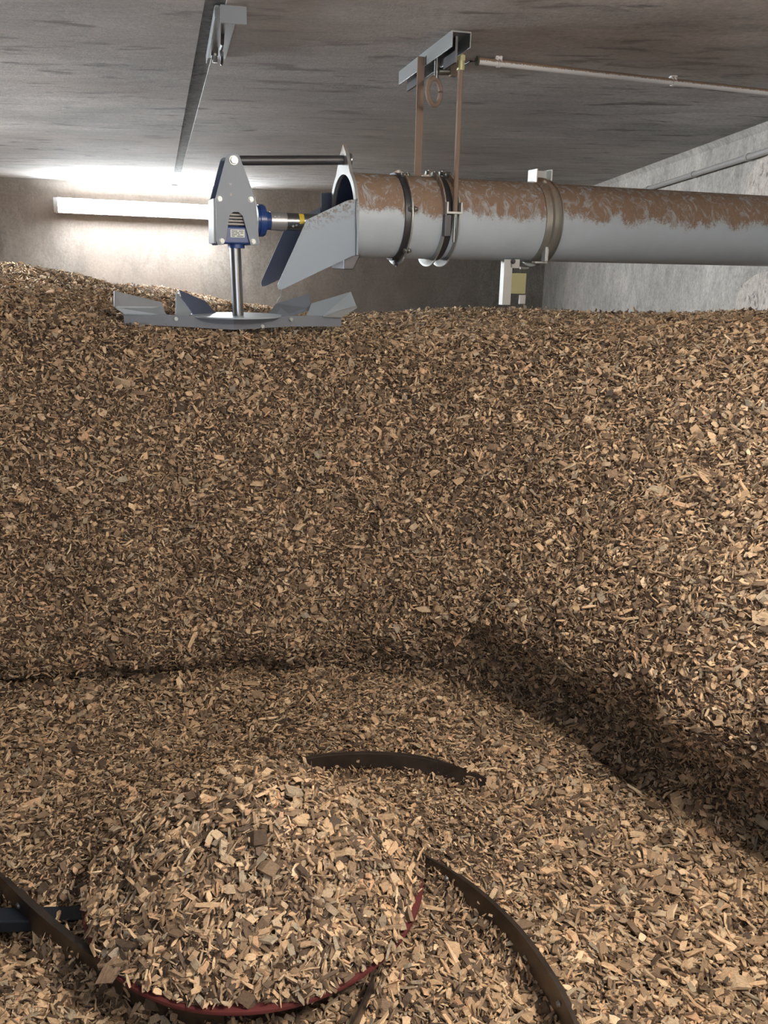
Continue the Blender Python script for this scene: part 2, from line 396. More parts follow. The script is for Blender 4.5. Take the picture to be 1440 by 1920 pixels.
def eulers_from(nrm, tilt, horiz=0.0):
    """random yaw about the surface normal and a random lean; returns XYZ euler angles"""
    k = len(nrm); a = RNG.normal(size=(k, 3)); nn = nrm+RNG.normal(size=(k, 3))*tilt
    nn /= np.linalg.norm(nn, axis=1)[:, None]
    a[:, 2] *= (1-horiz)
    x = a-(a*nn).sum(1)[:, None]*nn; x /= np.linalg.norm(x, axis=1)[:, None]
    y = np.cross(nn, x)
    # matrix columns x,y,nn -> euler XYZ
    r20 = x[:, 2]; r21 = y[:, 2]; r22 = nn[:, 2]; r10 = x[:, 1]; r00 = x[:, 0]
    return np.stack([np.arctan2(r21, r22), np.arcsin(np.clip(-r20, -1, 1)), np.arctan2(r10, r00)], 1)

def chips_on(name, V, Fq, dens, m, label, cat, tilt=0.45, size=0.9, size_fn=None, depth=0.006, horiz=0.0, keep=None, probs=None):
    """V verts (n,3), Fq quads; base mesh + scattered chips as ONE stuff object"""
    me = bpy.data.meshes.new(name); me.from_pydata(V.tolist(), [], Fq.tolist()); me.update()
    o = link_mesh(name, me, m, None, smooth=True)
    T = np.concatenate([Fq[:, [0, 1, 2]], Fq[:, [0, 2, 3]]]); A, B, C = V[T[:, 0]], V[T[:, 1]], V[T[:, 2]]
    cr = np.cross(B-A, C-A); ar = np.linalg.norm(cr, axis=1)/2
    ok = in_view((A+B+C)/3) & (ar > 1e-9)
    d = dens((A+B+C)/3) if callable(dens) else np.full(len(ar), dens)
    ex = ar*d*ok; cnt = np.floor(ex+RNG.random(len(ex))).astype(int); idx = np.repeat(np.arange(len(ex)), cnt)
    u = RNG.random(len(idx)); v = RNG.random(len(idx)); fl = u+v > 1; u[fl] = 1-u[fl]; v[fl] = 1-v[fl]
    P = A[idx]+(B[idx]-A[idx])*u[:, None]+(C[idx]-A[idx])*v[:, None]
    nr = cr[idx]/np.linalg.norm(cr[idx], axis=1)[:, None]
    if keep is not None:
        kk = keep(P); P = P[kk]; nr = nr[kk]
    P = P+nr*(RNG.normal(size=len(P))*depth+depth*0.5)[:, None]
    k = len(P)
    s = np.exp(RNG.normal(size=k)*0.42)*0.74*size
    if size_fn is not None: s *= size_fn(P)
    s = np.clip(s, 0.25, 2.0)
    scl = np.stack([s*RNG.uniform(0.7, 1.15, k), s*RNG.uniform(0.8, 1.2, k), s*RNG.uniform(0.8, 1.2, k)], 1)
    pm = bpy.data.meshes.new(name+'_points'); pm.vertices.add(k); pm.vertices.foreach_set('co', P.astype(np.float32).ravel())
    for an, typ, arr in (('rot', 'FLOAT_VECTOR', eulers_from(nr, tilt, horiz)), ('scl', 'FLOAT_VECTOR', scl)):
        at = pm.attributes.new(an, typ, 'POINT'); at.data.foreach_set('vector', arr.astype(np.float32).ravel())
    at = pm.attributes.new('pick', 'INT', 'POINT')
    at.data.foreach_set('value', RNG.choice(len(KINDS), size=k, p=probs).astype(np.int32))
    po = bpy.data.objects.new(name+'_points', pm)
    md = o.modifiers.new('chips', 'NODES'); md.node_group = scatter_nodes(po)
    tag(o, label, cat, kind='stuff'); print(name, 'chips', k); return o

def grid_faces(nu, nv):
    i, j = np.meshgrid(np.arange(nu-1), np.arange(nv-1), indexing='ij'); a = i*nv+j
    return np.stack([a, a+nv, a+nv+1, a+1], -1).reshape(-1, 4)
def fbm(P, scale, octv=4, seed=0.0):
    out = np.empty(len(P))
    for i, p in enumerate(P): out[i] = mnoise.fractal(Vector((p[0]*scale+seed, p[1]*scale-seed, p[2]*scale)), 0.9, 2.0, octv)
    return out

BC = Vector((-0.265, 1.53, 0)); DC = Vector((-0.265, 1.59, 0.15)); DR = 0.368          # cover disc of the floor agitator
PH = np.radians([-60, -20, 0, 13, 20, 35, 51, 65, 79, 97, 117, 133, 150, 180, 215])
RB = np.array([1.40, 1.40, 1.36, 1.28, 1.16, 1.17, 1.21, 1.25, 1.28, 1.27, 1.33, 1.53, 1.70, 1.90, 2.0])
RC = np.array([2.10, 2.10, 2.10, 2.05, 2.00, 1.95, 1.85, 1.72, 1.64, 1.60, 1.68, 1.88, 2.05, 2.3, 2.4])
TX = np.array([-5.2, -2.5, -1.5, -0.8, -0.3, 0.5, 1.2, 2.0, 2.4]); TY = np.array([-1.0, 1.6, 2.5, 3.2, 3.8, 5.5, 8.0, 13.0])
TZ = np.array([[1.25, 1.25, 1.2, 1.1, 1.1, 1.15, 1.25, 1.30, 1.30],
               [1.25, 1.25, 1.2, 1.1, 1.1, 1.15, 1.25, 1.30, 1.30],
               [1.28, 1.27, 1.23, 1.15, 1.12, 1.16, 1.26, 1.33, 1.34],
               [1.37, 1.35, 1.305, 1.20, 1.150, 1.21, 1.26, 1.33, 1.34],
               [1.43, 1.39, 1.31, 1.235, 1.20, 1.245, 1.235, 1.27, 1.29],
               [1.43, 1.38, 1.19, 1.08, 1.05, 1.12, 1.10, 1.10, 1.10],
               [1.20, 1.18, 1.00, 0.90, 0.90, 0.92, 0.92, 0.92, 0.92],
               [0.90, 0.90, 0.80, 0.70, 0.70, 0.70, 0.70, 0.70, 0.70]])
def z_top(x, y):
    xi = np.clip(np.searchsorted(TX, x)-1, 0, len(TX)-2); yi = np.clip(np.searchsorted(TY, y)-1, 0, len(TY)-2)
    u = np.clip((x-TX[xi])/(TX[xi+1]-TX[xi]), 0, 1); v = np.clip((y-TY[yi])/(TY[yi+1]-TY[yi]), 0, 1)
    u = u*u*(3-2*u); v = v*v*(3-2*v)
    return (TZ[yi, xi]*(1-u)+TZ[yi, xi+1]*u)*(1-v)+(TZ[yi+1, xi]*(1-u)+TZ[yi+1, xi+1]*u)*v
def smooth_interp(x, xp, fp):
    h = 0.06; return sum(np.interp(x+d, xp, fp) for d in (-h, -h/2, 0, h/2, h))/5

ARMS = {'rear': [(470, 1475), (535, 1432), (600, 1413), (700, 1404), (790, 1405), (850, 1410), (915, 1418)],
        'right': [(690, 1545), (768, 1589), (830, 1622), (900, 1672), (970, 1740), (1025, 1815), (1062, 1880), (1095, 1960), (1110, 2030)],
        'left': [(-140, 1500), (-60, 1580), (0, 1640), (60, 1700), (130, 1758), (200, 1806), (300, 1850), (420, 1880)]}
ARMZ = {'rear': 0.150, 'right': 0.125, 'left': 0.128}
BAR0 = on_z(-80, 1716, 0.085); BAR1 = on_z(260, 1708, 0.085)
def floor_z(x, y):
    d = np.hypot(x-DC.x, y-DC.y)
    z = 0.052+0.015*np.sin(x*3.1+1)*np.cos(y*2.7)
    back = np.clip((y-DC.y)/0.35, -1, 1)
    near = np.exp(-((d-0.38)/0.22)**2)
    z = z+near*(0.035+0.035*back)
    # chips lie higher outside the arms and lower on the inner side
    for k, dep in (('rear', 0.050), ('right', 0.035), ('left', 0.045)):
        pp = np.array([on_z(a, b, ARMZ[k]) for a, b in ARMS[k]])
        best = np.full(x.shape, 9.0); sgn = np.zeros(x.shape)
        for p, q in zip(pp, pp[1:]):
            dx, dy = q[0]-p[0], q[1]-p[1]; l = math.hypot(dx, dy)
            t = np.clip(((x-p[0])*dx+(y-p[1])*dy)/l**2, 0, 1); ex = x-p[0]-t*dx; ey = y-p[1]-t*dy; dd = np.hypot(ex, ey)
            m = dd < best; best = np.where(m, dd, best); sgn = np.where(m, np.sign(dx*ey-dy*ex), sgn)
        inner = (np.hypot(x-DC.x, y-DC.y) < np.hypot(*(pp.mean(0)[:2]-np.array([DC.x, DC.y])))) if k != 'x' else 0
        side = sgn if k != 'left' else sgn
        lo = np.exp(-(best/0.10)**2)
        z = z+np.where(side > 0, 0.008, -dep)*lo if k == 'rear' else z+np.where(side > 0, 0.018, -dep)*lo
    t = np.clip((x-BAR0.x)/(BAR1.x-BAR0.x), -0.3, 1.0); by = BAR0.y+(BAR1.y-BAR0.y)*t; db = y-by
    z = z-0.055*np.exp(-np.where(db < 0, db/0.045, db/0.05)**2)*np.clip((-0.45-x)/0.1, 0, 1)
    z = np.where(d < DR-0.03, np.minimum(z, 0.09), z)
    ab = np.arctan2(y-BC.y, x-BC.x); db_ = np.hypot(x-BC.x, y-BC.y)-np.interp(ab, PH, RB)
    z = z-0.055*np.exp(-((db_-0.02)/0.05)**2)
    return z

# --- bank
nphi, nf, nt = 300, 110, 60
ph = np.radians(np.linspace(-60, 215, nphi)); rb = smooth_interp(ph, PH, RB); rc = smooth_interp(ph, PH, RC)
cx, sx = np.cos(ph), np.sin(ph)
zc = z_top(BC.x+rc*cx, BC.y+rc*sx)
s = np.linspace(0, 1, nf); th = s*math.pi/2
hz = np.sin(th)**(2/1.6); hr = 1-np.cos(th)**(2/1.6)
under = np.interp(np.degrees(ph), [-60, 0, 15, 35, 50, 62, 75, 110, 215], [.26, .28, .28, .27, .24, .18, .13, .12, .12])
lip = np.interp(np.degrees(ph), [-60, 0, 15, 35, 55, 75, 110, 215], [.34, .34, .34, .36, .30, .20, .12, .12])
zb = -0.05
Z = zb+(zc[:, None]-zb)*hz[None, :]
q = np.clip((Z-lip[:, None]*0.25)/(lip[:, None]*1.1), 0, 1); rec = 1-q*q*(3-2*q)
bul = np.exp(-((Z-lip[:, None]*1.6)/0.22)**2)
R = (rb-0.5*under)[:, None]+(rc-rb+0.5*under)[:, None]*hr[None, :] + under[:, None]*(rec*0.85-0.32*bul)
Rt = rc[:, None]+(np.linspace(0, 1, nt)[1:]**1.8)[None, :]*8.5
Xf = BC.x+R*cx[:, None]; Yf = BC.y+R*sx[:, None]
Xt = BC.x+Rt*cx[:, None]; Yt = BC.y+Rt*sx[:, None]; Zt = z_top(Xt, Yt)
V = np.stack([np.concatenate([Xf, Xt], 1), np.concatenate([Yf, Yt], 1), np.concatenate([Z, Zt], 1)], -1).reshape(-1, 3)
nv = nf+nt-1
fn = fbm(V*np.array([1, 1, 1.6]), 2.6, 4, 3.1); fn2 = fbm(V*np.array([1, 1, 2.2]), 9.0, 3, 9.7)
hrow = np.concatenate([np.repeat(hz[None, :], nphi, 0), np.ones((nphi, nt-1))], 1).ravel()
faceamt = np.clip(1.3-hrow, 0.15, 1)
rad = np.stack([V[:, 0]-BC.x, V[:, 1]-BC.y, np.zeros(len(V))], 1); rad /= np.linalg.norm(rad, axis=1)[:, None]
V = V+rad*((fn*0.05+fn2*0.022)*faceamt)[:, None]*np.clip(hrow*6, 0.4, 1)[:, None]
V[:, 2] += (fn*0.012+fn2*0.006)*np.clip(hrow, 0, 1)
# one deeper gully in the face, right of centre
gphi = np.degrees(np.arctan2(V[:, 1]-BC.y, V[:, 0]-BC.x)); gl = np.exp(-((gphi-(62-(V[:, 2]-0.2)*9))/2.2)**2)*np.clip(1-np.abs(V[:, 2]-0.38)/0.4, 0, 1)
V = V+rad*(gl*0.06)[:, None]
# the heap ends at the walls
V[:, 0] = np.clip(V[:, 0], XL+0.01, XR-0.012)
dist = (V-np.array(b0))@np.array(BN); V = V+np.array(BN)[None, :]*np.maximum(0.02-dist, 0)[:, None]*np.array([1, 1, 0])
V[:, 1] = np.maximum(V[:, 1], YR+0.01)
Fq = grid_faces(nphi, nv)[:, ::-1]
def bank_density(P):
    d = np.linalg.norm(P-np.array(CAM), axis=1); return np.where(d < 3.9, 31000, np.clip(31000*(3.9/d)**2.4, 3200, 31000))
def bank_size(P):
    d = np.linalg.norm(P-np.array(CAM), axis=1); return np.clip(d/3.9, 1, 1.6)**0.9
pr = np.array([0.9]*6+[1.5]*6+[0.9]*3); pr /= pr.sum()
chips_on('wood_chip_bank', V, Fq, bank_density, M_UNDER, 'tall steep bank of brown wood chips curving round the pit up to the walls', 'wood chips',
         tilt=0.6, size=0.74, size_fn=bank_size, depth=0.009, horiz=0.35, keep=lambda P: P[:, 0] < XR-0.02, probs=pr)

# --- floor layer
xs = np.linspace(-2.6, 1.7, 200); ys = np.linspace(0.3, 3.4, 150); X, Y = np.meshgrid(xs, ys, indexing='ij')
V = np.stack([X, Y, floor_z(X, Y)], -1).reshape(-1, 3)
V[:, 2] += fbm(V, 5, 4, 1.3)*0.010
def fsize(P):
    d = np.hypot(P[:, 0]-DC.x, P[:, 1]-DC.y); fine = np.exp(-((d-0.52)/0.16)**2)*np.clip((P[:, 1]-1.45)/0.2, 0, 1)
    back = np.clip((P[:, 1]-1.9)/0.4, 0, 1)
    return (1-0.45*fine)*(1-0.18*back)
def fkeep(P):
    d = np.hypot(P[:, 0]-DC.x, P[:, 1]-DC.y); a = np.arctan2(P[:, 1]-DC.y, P[:, 0]-DC.x)
    return (d > DR-0.06) & (d < np.interp(a, PH, RB)+0.12) & (P[:, 1] > 0.85)
chips_on('wood_chip_floor', V, grid_faces(200, 150), 25000, M_UNDER, 'loose level layer of wood chips around the cover disc on the floor', 'wood chips',
         tilt=0.45, size=1.0, size_fn=fsize, depth=0.007, keep=fkeep, probs=pr)

# --- mound on the disc
nr_, na = 50, 120
rr = np.linspace(0, 1, nr_); aa = np.linspace(0, 2*math.pi, na+1)
RRg, AAg = np.meshgrid(rr, aa, indexing='ij')
rim = 0.359+0.005*np.sin(AAg*5)+0.005*np.sin(AAg*11+2); off = (1-RRg)
X = DC.x+RRg*rim*np.cos(AAg)+off*0.035; Y = DC.y+RRg*rim*np.sin(AAg)+off*0.03
prof = 0.200*(1-RRg**1.45)**0.95
Zm = DC.z+0.004+prof
V = np.stack([X, Y, Zm], -1).reshape(-1, 3); V[:, 2] += fbm(V, 9, 4, 5.5)*0.012*np.clip((1-RRg.ravel())*5, 0, 1)
def mdens(P): return np.full(len(P), 27000.0)
chips_on('wood_chip_mound', V, grid_faces(nr_, na+1), mdens, M_UNDER, 'rounded heap of pale wood chips piled on the red-edged cover disc', 'wood chips',
         tilt=0.55, size=0.92, depth=0.008, probs=np.array([1.1]*6+[1.6]*6+[0.7]*3)/(1.1*6+1.6*6+.7*3))

# ------------------------------------------------------------------ floor agitator
ag = tag(empty('floor_agitator', (DC.x, DC.y, 0.0)), 'floor agitator with a red-edged round cover disc and curved dark spring arms', 'agitator')
def loc(v, base=Vector((DC.x, DC.y, 0))): return Vector(v)-base
bm = bmesh.new()
lathe(bm, (0, 0, DC.z-0.006), (0, 0, 1), [(0, 0.0005), (0, DR), (0.004, DR+0.001), (0.008, DR), (0.008, 0.0005)], 96)
obj('cover_disc', bm, M_RED, ag, smooth=35)['label'] = 'round cover disc with worn dark red edge'
bm = bmesh.new(); lathe(bm, (0, 0, -0.05), (0, 0, 1), [(0, 0.0005), (0, 0.22), (0.185, 0.22), (0.185, 0.0005)], 48)
obj('hub_drum', bm, M_BLACKBAR, ag, smooth=35)
def catmull(P, n=14):
    out = []; P = [P[0]*2-P[1]]+P+[P[-1]*2-P[-2]]
    for i in range(1, len(P)-2):
        for k in range(n):
            t = k/n; a, b, c, d = P[i-1], P[i], P[i+1], P[i+2]
            out.append(0.5*((2*b)+(c-a)*t+(2*a-5*b+4*c-d)*t*t+(3*b-a-3*c+d)*t**3))
    out.append(P[-2]); return out
def leaf(bm, path, z0, z1, th_, off, taper=0.0):
    """upright curved strip following path, from height z0 to z1"""
    n_ = len(path); rows = []
    for i, p in enumerate(path):
        d = (path[min(i+1, n_-1)]-path[max(i-1, 0)]); d.z = 0; d.normalize(); s = Vector((-d.y, d.x, 0))
        t = i/(n_-1); hz_ = 1-taper*max(0, (t-0.8)/0.2)
        zt = p.z+z1; zb_ = p.z+z0
        if taper: zb_ = zt-(z1-z0)*hz_
        a = p+s*(off-th_/2); b = p+s*(off+th_/2)
        rows.append([bm.verts.new((q.x, q.y, z)) for q, z in ((a, zb_), (b, zb_), (b, zt), (a, zt))])
    for A, B in zip(rows, rows[1:]):
        for k in range(4): bm.faces.new((A[k], A[(k+1) % 4], B[(k+1) % 4], B[k]))
    bm.faces.new(rows[0][::-1]); bm.faces.new(rows[-1])
def arm(pix, h, leaves, bolts, side, zt=0.115, label=None, dz=(0, 0)):
    pts = [on_z(x, y, zt) for x, y in pix]; m_ = len(pts)-1
    pts = [p+Vector((0, 0, dz[0]+(dz[1]-dz[0])*(i/m_)**3)) for i, p in enumerate(pts)]
    path = [loc(p) for p in catmull(pts)]
    path = [Vector((p.x, p.y, p.z)) for p in path]
    bm = bmesh.new(); leaf(bm, path, -h, 0, 0.005, 0)
    a = obj('spring_arm', bm, M_SPRING, ag, smooth=40)
    if label: a['label'] = label
    for k, (f0, f1) in enumerate(leaves):
        seg = path[int(f0*(len(path)-1)):max(int(f1*(len(path)-1)), int(f0*(len(path)-1))+3)+1]
        bm = bmesh.new(); leaf(bm, seg, -h+0.004, -0.004-0.002*k, 0.004, side*(0.0052+0.0048*k)); obj('leaf', bm, M_SPRING, a, smooth=40)
        if k == 0: pass
    for t in bolts:
        i = min(int(t*(len(path)-1)), len(path)-2); p = path[i]; d = (path[i+1]-path[i]); d.z = 0; d.normalize(); s_ = Vector((-d.y, d.x, 0))
        face = s_ if (CAM-Vector((DC.x, DC.y, 0))-p).dot(s_) > 0 else -s_
        bm = bmesh.new(); c0 = p+Vector((0, 0, -h*0.45))+face*0.0025
        cyl(bm, c0, c0+face*0.004, 0.0075, 14, 0.005); obj('bolt', bm, M_BOLT, a, smooth=40)
    return a
arm(ARMS['rear'], 0.050, [(0.0, 0.75)], [0.62], -1, zt=ARMZ['rear'], label='rear spring arm partly sunk in the chips', dz=(0.0, -0.07))
arm(ARMS['right'], 0.060, [(0.12, 0.9), (0.3, 0.75)], [0.27, 0.72], 1, zt=ARMZ['right'], label='long curved spring arm right of the disc')
arm(ARMS['left'], 0.070, [(0.2, 0.9), (0.3, 0.85), (0.35, 0.8)], [0.37], 1, zt=ARMZ['left'], label='layered spring arm running under the left of the disc')
arm([(700, 1830), (688, 1860), (672, 1895), (655, 1930), (640, 1985)], 0.04, [], [], 1, zt=0.095, label='short arm end at the front of the disc')
bm = bmesh.new(); a0 = loc(BAR0); a1 = loc(BAR1); dd = (a1-a0).normalized()
ang = math.atan2(dd.y, dd.x); mt = Matrix.Translation(a0) @ Matrix.Rotation(ang, 4, 'Z')
box(bm, 0, (a1-a0).length, -0.022, 0.022, -0.03, 0, mt)
obj('push_bar', bm, M_BLACKBAR, ag, bevel=0.004)['label'] = 'straight black steel bar left of the disc'

# ------------------------------------------------------------------ screw conveyor tube with chute
PO = Vector((-0.133, 3.381, 1.62)); PYAW = math.atan2(4.053-3.381, 1.702+0.133); PR = 0.150
MX = Matrix.Translation(PO) @ Matrix.Rotation(PYAW, 4, 'Z'); MI = MX.inverted(); PNY = (MX.to_3x3() @ Vector((0, 1, 0)))
def L(px, py, yl):
    """point of the tube's own frame seen at a picture position, on its upright plane y = yl"""
    return MI @ on_plane(px, py, PO+PNY*yl, PNY)
XS = L(671, 420, -PR).x
tubeE = tag(empty('screw_conveyor', PO, PYAW), 'pale blue-grey conveyor tube caked with brown dust, clamped rings and an open chute end', 'conveyor')
XW = (XR-PO.x)/math.cos(PYAW)+0.05
bm = bmesh.new()
lathe(bm, (0, 0, 0), (1, 0, 0), [(XS, PR-0.006), (XS, PR), (XW, PR), (XW, PR-0.006)], 96, closed_prof=True)
t_ = obj('tube', bm, M_TUBE, tubeE, smooth=35)
bm = bmesh.new(); lathe(bm, (0, 0, 0), (1, 0, 0), [(XS+0.004, PR-0.007), (0.9, PR-0.007), (0.9, 0.001)], 64); obj('tube_inner_shade', bm, M_INNER, tubeE, smooth=35)  # inner skin added to carry the dark of the tube's inside as colour
# end collar with an upright ear
bm = bmesh.new(); oo = []; ii = []
nseg = 72
for k in range(nseg):
    a = 2*math.pi*k/nseg; r_ = 0.166; y_, z_ = r_*math.cos(a), r_*math.sin(a)
    if z_ > 0.09 and abs(y_) < 0.14:
        z_ = z_+(0.080)*max(0, 1-abs(y_)/0.085)**0.9
    oo.append(Vector((0, y_, z_))); ii.append(Vector((0, (PR-0.008)*math.cos(a), (PR-0.008)*math.sin(a))))
for dx in (-0.010, 0.0):
    pass
vo = [[bm.verts.new(p+Vector((dx, 0, 0))) for p in oo] for dx in (XS-0.012, XS)]; vi = [[bm.verts.new(p+Vector((dx, 0, 0))) for p in ii] for dx in (XS-0.012, XS)]
for k in range(nseg):
    j = (k+1) % nseg
    bm.faces.new((vo[0][k], vo[0][j], vi[0][j], vi[0][k])); bm.faces.new((vo[1][j], vo[1][k], vi[1][k], vi[1][j]))
    bm.faces.new((vo[0][j], vo[0][k], vo[1][k], vo[1][j])); bm.faces.new((vi[0][k], vi[0][j], vi[1][j], vi[1][k]))
obj('end_collar', bm, painted('collar_zinc', (0.36, 0.36, 0.35), 0.5, DUST, 0.19, 0.05, metal=0.3), tubeE)['label'] = 'dusty end collar with an upright ear'
# chute plates
cp = [(669, 373), (651, 376), (575, 412), (520.6, 534), (523, 543), (530, 542), (660, 480), (669, 478)]
yl = -PR-0.006
c3 = [L(x, y, yl) for x, y in cp]; pts = rounded([(p.x, p.z) for p in c3], [0, 0, 0.008, 0.006, 0.005, 0.006, 0, 0], 3)
bm = bmesh.new(); slab(bm, [(p.x, yl, p.y) for p in pts], (0, 0.004, 0))
e = [(c3[0].x, c3[0].z), (c3[-1].x, c3[-1].z)]
box(bm, c3[0].x-0.003, c3[0].x+0.003, yl-0.012, yl+0.004, c3[-1].z, c3[0].z)
obj('chute_plate', bm, M_CHUTE_NEAR, tubeE)['label'] = 'near side plate of the chute, pale with a dusting of dark specks'
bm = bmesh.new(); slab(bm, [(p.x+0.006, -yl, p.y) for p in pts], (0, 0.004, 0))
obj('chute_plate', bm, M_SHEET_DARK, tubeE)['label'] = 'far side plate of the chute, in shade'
# cheek behind the opening (upper left of the tube mouth)
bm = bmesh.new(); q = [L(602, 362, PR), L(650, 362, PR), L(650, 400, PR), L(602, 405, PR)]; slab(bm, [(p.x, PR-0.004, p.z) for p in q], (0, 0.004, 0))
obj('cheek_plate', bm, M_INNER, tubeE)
bm = bmesh.new(); q = [L(637, 478, -.05), L(668, 478, -.05), L(655, 505, -.05), L(637, 505, -.05)]; slab(bm, [(p.x, -0.10, p.z) for p in q], (0, 0.16, 0))
obj('support_foot', bm, M_DSTEEL, tubeE, bevel=0.003)
def ring(x, r0_, r1_, wd, m, name='flange_ring', seg=96, label=None):
    bm = bmesh.new(); lathe(bm, (x, 0, 0), (1, 0, 0), [(-wd/2, r0_), (-wd/2, r1_), (wd/2, r1_), (wd/2, r0_)], seg, closed_prof=True)
    o = obj(name, bm, m, tubeE, smooth=35, bevel=0.0012)
    if label: o['label'] = label
    return o
def axis_x(px): return L(px, 410, -PR).x
def bolts_on(parent, x, r_, angs, axis=(1, 0, 0), size=0.008, off=0.006):
    for a in angs:
        a = math.radians(a); p = Vector((x, -r_*math.cos(a), r_*math.sin(a)))
        bm = bmesh.new(); hexbolt(bm, p-Vector(axis)*off, -Vector(axis), size, size*1.1); hexbolt(bm, p+Vector(axis)*off, axis, size, size*1.5)
        obj('bolt', bm, M_BOLT, parent, smooth=30)
def lug(x, m, pt, name='lug', wd=0.006):
    """round-ended ear below a ring"""
    bm = bmesh.new(); pts = []
    for k in range(17):
        a = math.pi+math.pi*k/16; pts.append((x-wd/2, pt[0]+0.085*math.cos(a), pt[1]+0.036*math.sin(a)))
    slab(bm, pts, (wd, 0, 0)); return bm
x1 = axis_x(775)
f1 = ring(x1-0.008, PR, 0.168, 0.007, M_ZINCD, label='thin bolted flange ring nearest the chute')
ring(x1-0.022, PR, 0.158, 0.022, M_DSTEEL, 'band')
bolts_on(f1, x1-0.008, 0.164, [8, 62, -48, 125, 180])
bm = lug(x1-0.008, M_ZINC, (0.0, -PR+0.012), wd=0.007); lg = obj('lug', bm, M_ZINC, f1)
bm = bmesh.new(); hexbolt(bm, (x1-0.0125, -0.02, -PR-0.018), (-1, 0, 0), 0.010, 0.012); obj('bolt', bm, M_DSTEEL, f1, smooth=30)
bm = lug(x1-0.012, M_ZINC, (0.0, 0), wd=0.02); bm.free()
# pair of hanger rings with the rod block
x2 = axis_x(832); x3 = axis_x(858)
hr_ = ring(x2, PR, 0.172, 0.006, M_ZINCD, 'hanger_ring', label='pair of hanger rings with a rod block between them')
ring(x3, PR, 0.172, 0.006, M_ZINCD, 'hanger_ring')
ring((x2+x3)/2-0.008, PR, 0.156, 0.03, M_DSTEEL, 'band')
for xx in (x2, x3):
    bm = lug(xx, M_ZINC, (0.0, -PR+0.008), wd=0.006); obj('lug', bm, M_ZINC, hr_)
bm = bmesh.new(); zc_ = L(845, 398, -PR-0.02).z
box(bm, x2-0.003, x3+0.003, -PR-0.035, -PR+0.012, zc_-0.006, zc_+0.002)
box(bm, x2-0.003, x2+0.003, -PR-0.035, -PR+0.012, zc_, zc_+0.035); box(bm, x3-0.003, x3+0.003, -PR-0.035, -PR+0.012, zc_, zc_+0.035)
obj('rod_block', bm, M_ZINC, hr_, bevel=0.001)
bm = bmesh.new(); box(bm, x2-0.004, x2+0.022, -PR-0.022, -PR+0.004, zc_-0.085, zc_-0.008)
obj('clamp_plate', bm, M_DSTEEL, hr_, bevel=0.002)
xm = (x2+x3)/2+0.006
bm = bmesh.new(); cyl(bm, (xm, -PR-0.022, zc_-0.105), (xm, -PR-0.022, zc_+0.004), 0.005, 12); cyl(bm, (xm, -PR-0.022, zc_-0.018), (xm, -PR-0.022, zc_-0.007), 0.010, 6)
obj('threaded_end', bm, M_BOLT, hr_, smooth=35)
for sx_ in (-1, 1):      # gathered bolts on top of the rings
    for k in range(3):
        bm = bmesh.new(); a = math.radians(70+22*k); p = Vector((x2 if sx_ < 0 else x3, -0.165*math.cos(a), 0.165*math.sin(a)))
        hexbolt(bm, p, (-1, 0, 0), 0.008, 0.014); hexbolt(bm, p, (1, 0, 0), 0.008, 0.010); obj('bolt', bm, M_BOLT, hr_, smooth=30)
# V band clamp
x4 = axis_x(1040)
bm = bmesh.new(); lathe(bm, (x4, 0, 0), (1, 0, 0), [(-0.036, PR), (-0.036, 0.156), (-0.012, 0.159), (-0.008, 0.170), (0.008, 0.170), (0.012, 0.159), (0.030, 0.156), (0.030, 0.164), (0.034, 0.164), (0.034, PR)], 96, closed_prof=True)
vb = obj('band_clamp', bm, painted('dusty_band', (0.34, 0.34, 0.31), 0.35, DUST, -0.02, 0.16, metal=0.6), tubeE, smooth=25); vb['label'] = 'wide ribbed band clamp with upright ears'
bm = bmesh.new()
for xx in (-0.036, 0.030): box(bm, x4+xx, x4+xx+0.006, -0.05, 0.02, 0.148, 0.198)
box(bm, x4-0.032, x4+0.032, -0.012, -0.006, 0.150, 0.195)
obj('ear', bm, M_ZINC, vb, bevel=0.0015)
bm = bmesh.new(); box(bm, x4-0.02, x4-0.006, -PR*0.82-0.01, -PR*0.82+0.02, -0.15, -0.095); box(bm, x4-0.05, x4+0.005, -0.11, -0.08, -0.158, -0.150)
obj('lock_tab', bm, M_ZINC, vb, bevel=0.0015)
# sensor bracket below the tube
sb_ = None
def px_box(parent, name, x0, x1_, y0, y1_, yl_, th_, m, bev=0.0012, label=None):
    a = L(x0, y0, yl_); b = L(x1_, y1_, yl_)
    bm = bmesh.new(); box(bm, a.x, b.x, yl_, yl_+th_, min(a.z, b.z), max(a.z, b.z)); o = obj(name, bm, m, parent, bevel=bev)
    if label: o['label'] = label
    return o
sb_ = px_box(tubeE, 'sensor_bracket', 946, 957, 486, 572, -0.06, 0.03, M_ZINC, label='galvanised sensor bracket hanging under the tube')
px_box(sb_, 'web', 957, 974, 486, 503, -0.06, 0.004, M_ZINC)
px_box(sb_, 'sensor_box', 957, 985, 512, 551, -0.055, 0.03, M_BRASS)
px_box(sb_, 'tab', 975, 985, 553, 570, -0.06, 0.01, M_ZINC)
px_box(sb_, 'inner_flange', 956, 960, 503, 560, -0.03, 0.004, M_DSTEEL)
px_box(sb_, 'bolt', 976, 992, 500, 505, -0.05, 0.008, M_BOLT)
bm = bmesh.new(); p = L(962, 490, -0.062); hexbolt(bm, p, (0, -1, 0), 0.008, 0.008); obj('bolt', bm, M_DSTEEL, sb_, smooth=30)
px_box(sb_, 'cross_plate', 960, 1012, 484, 492, -0.04, 0.05, M_DSTEEL)

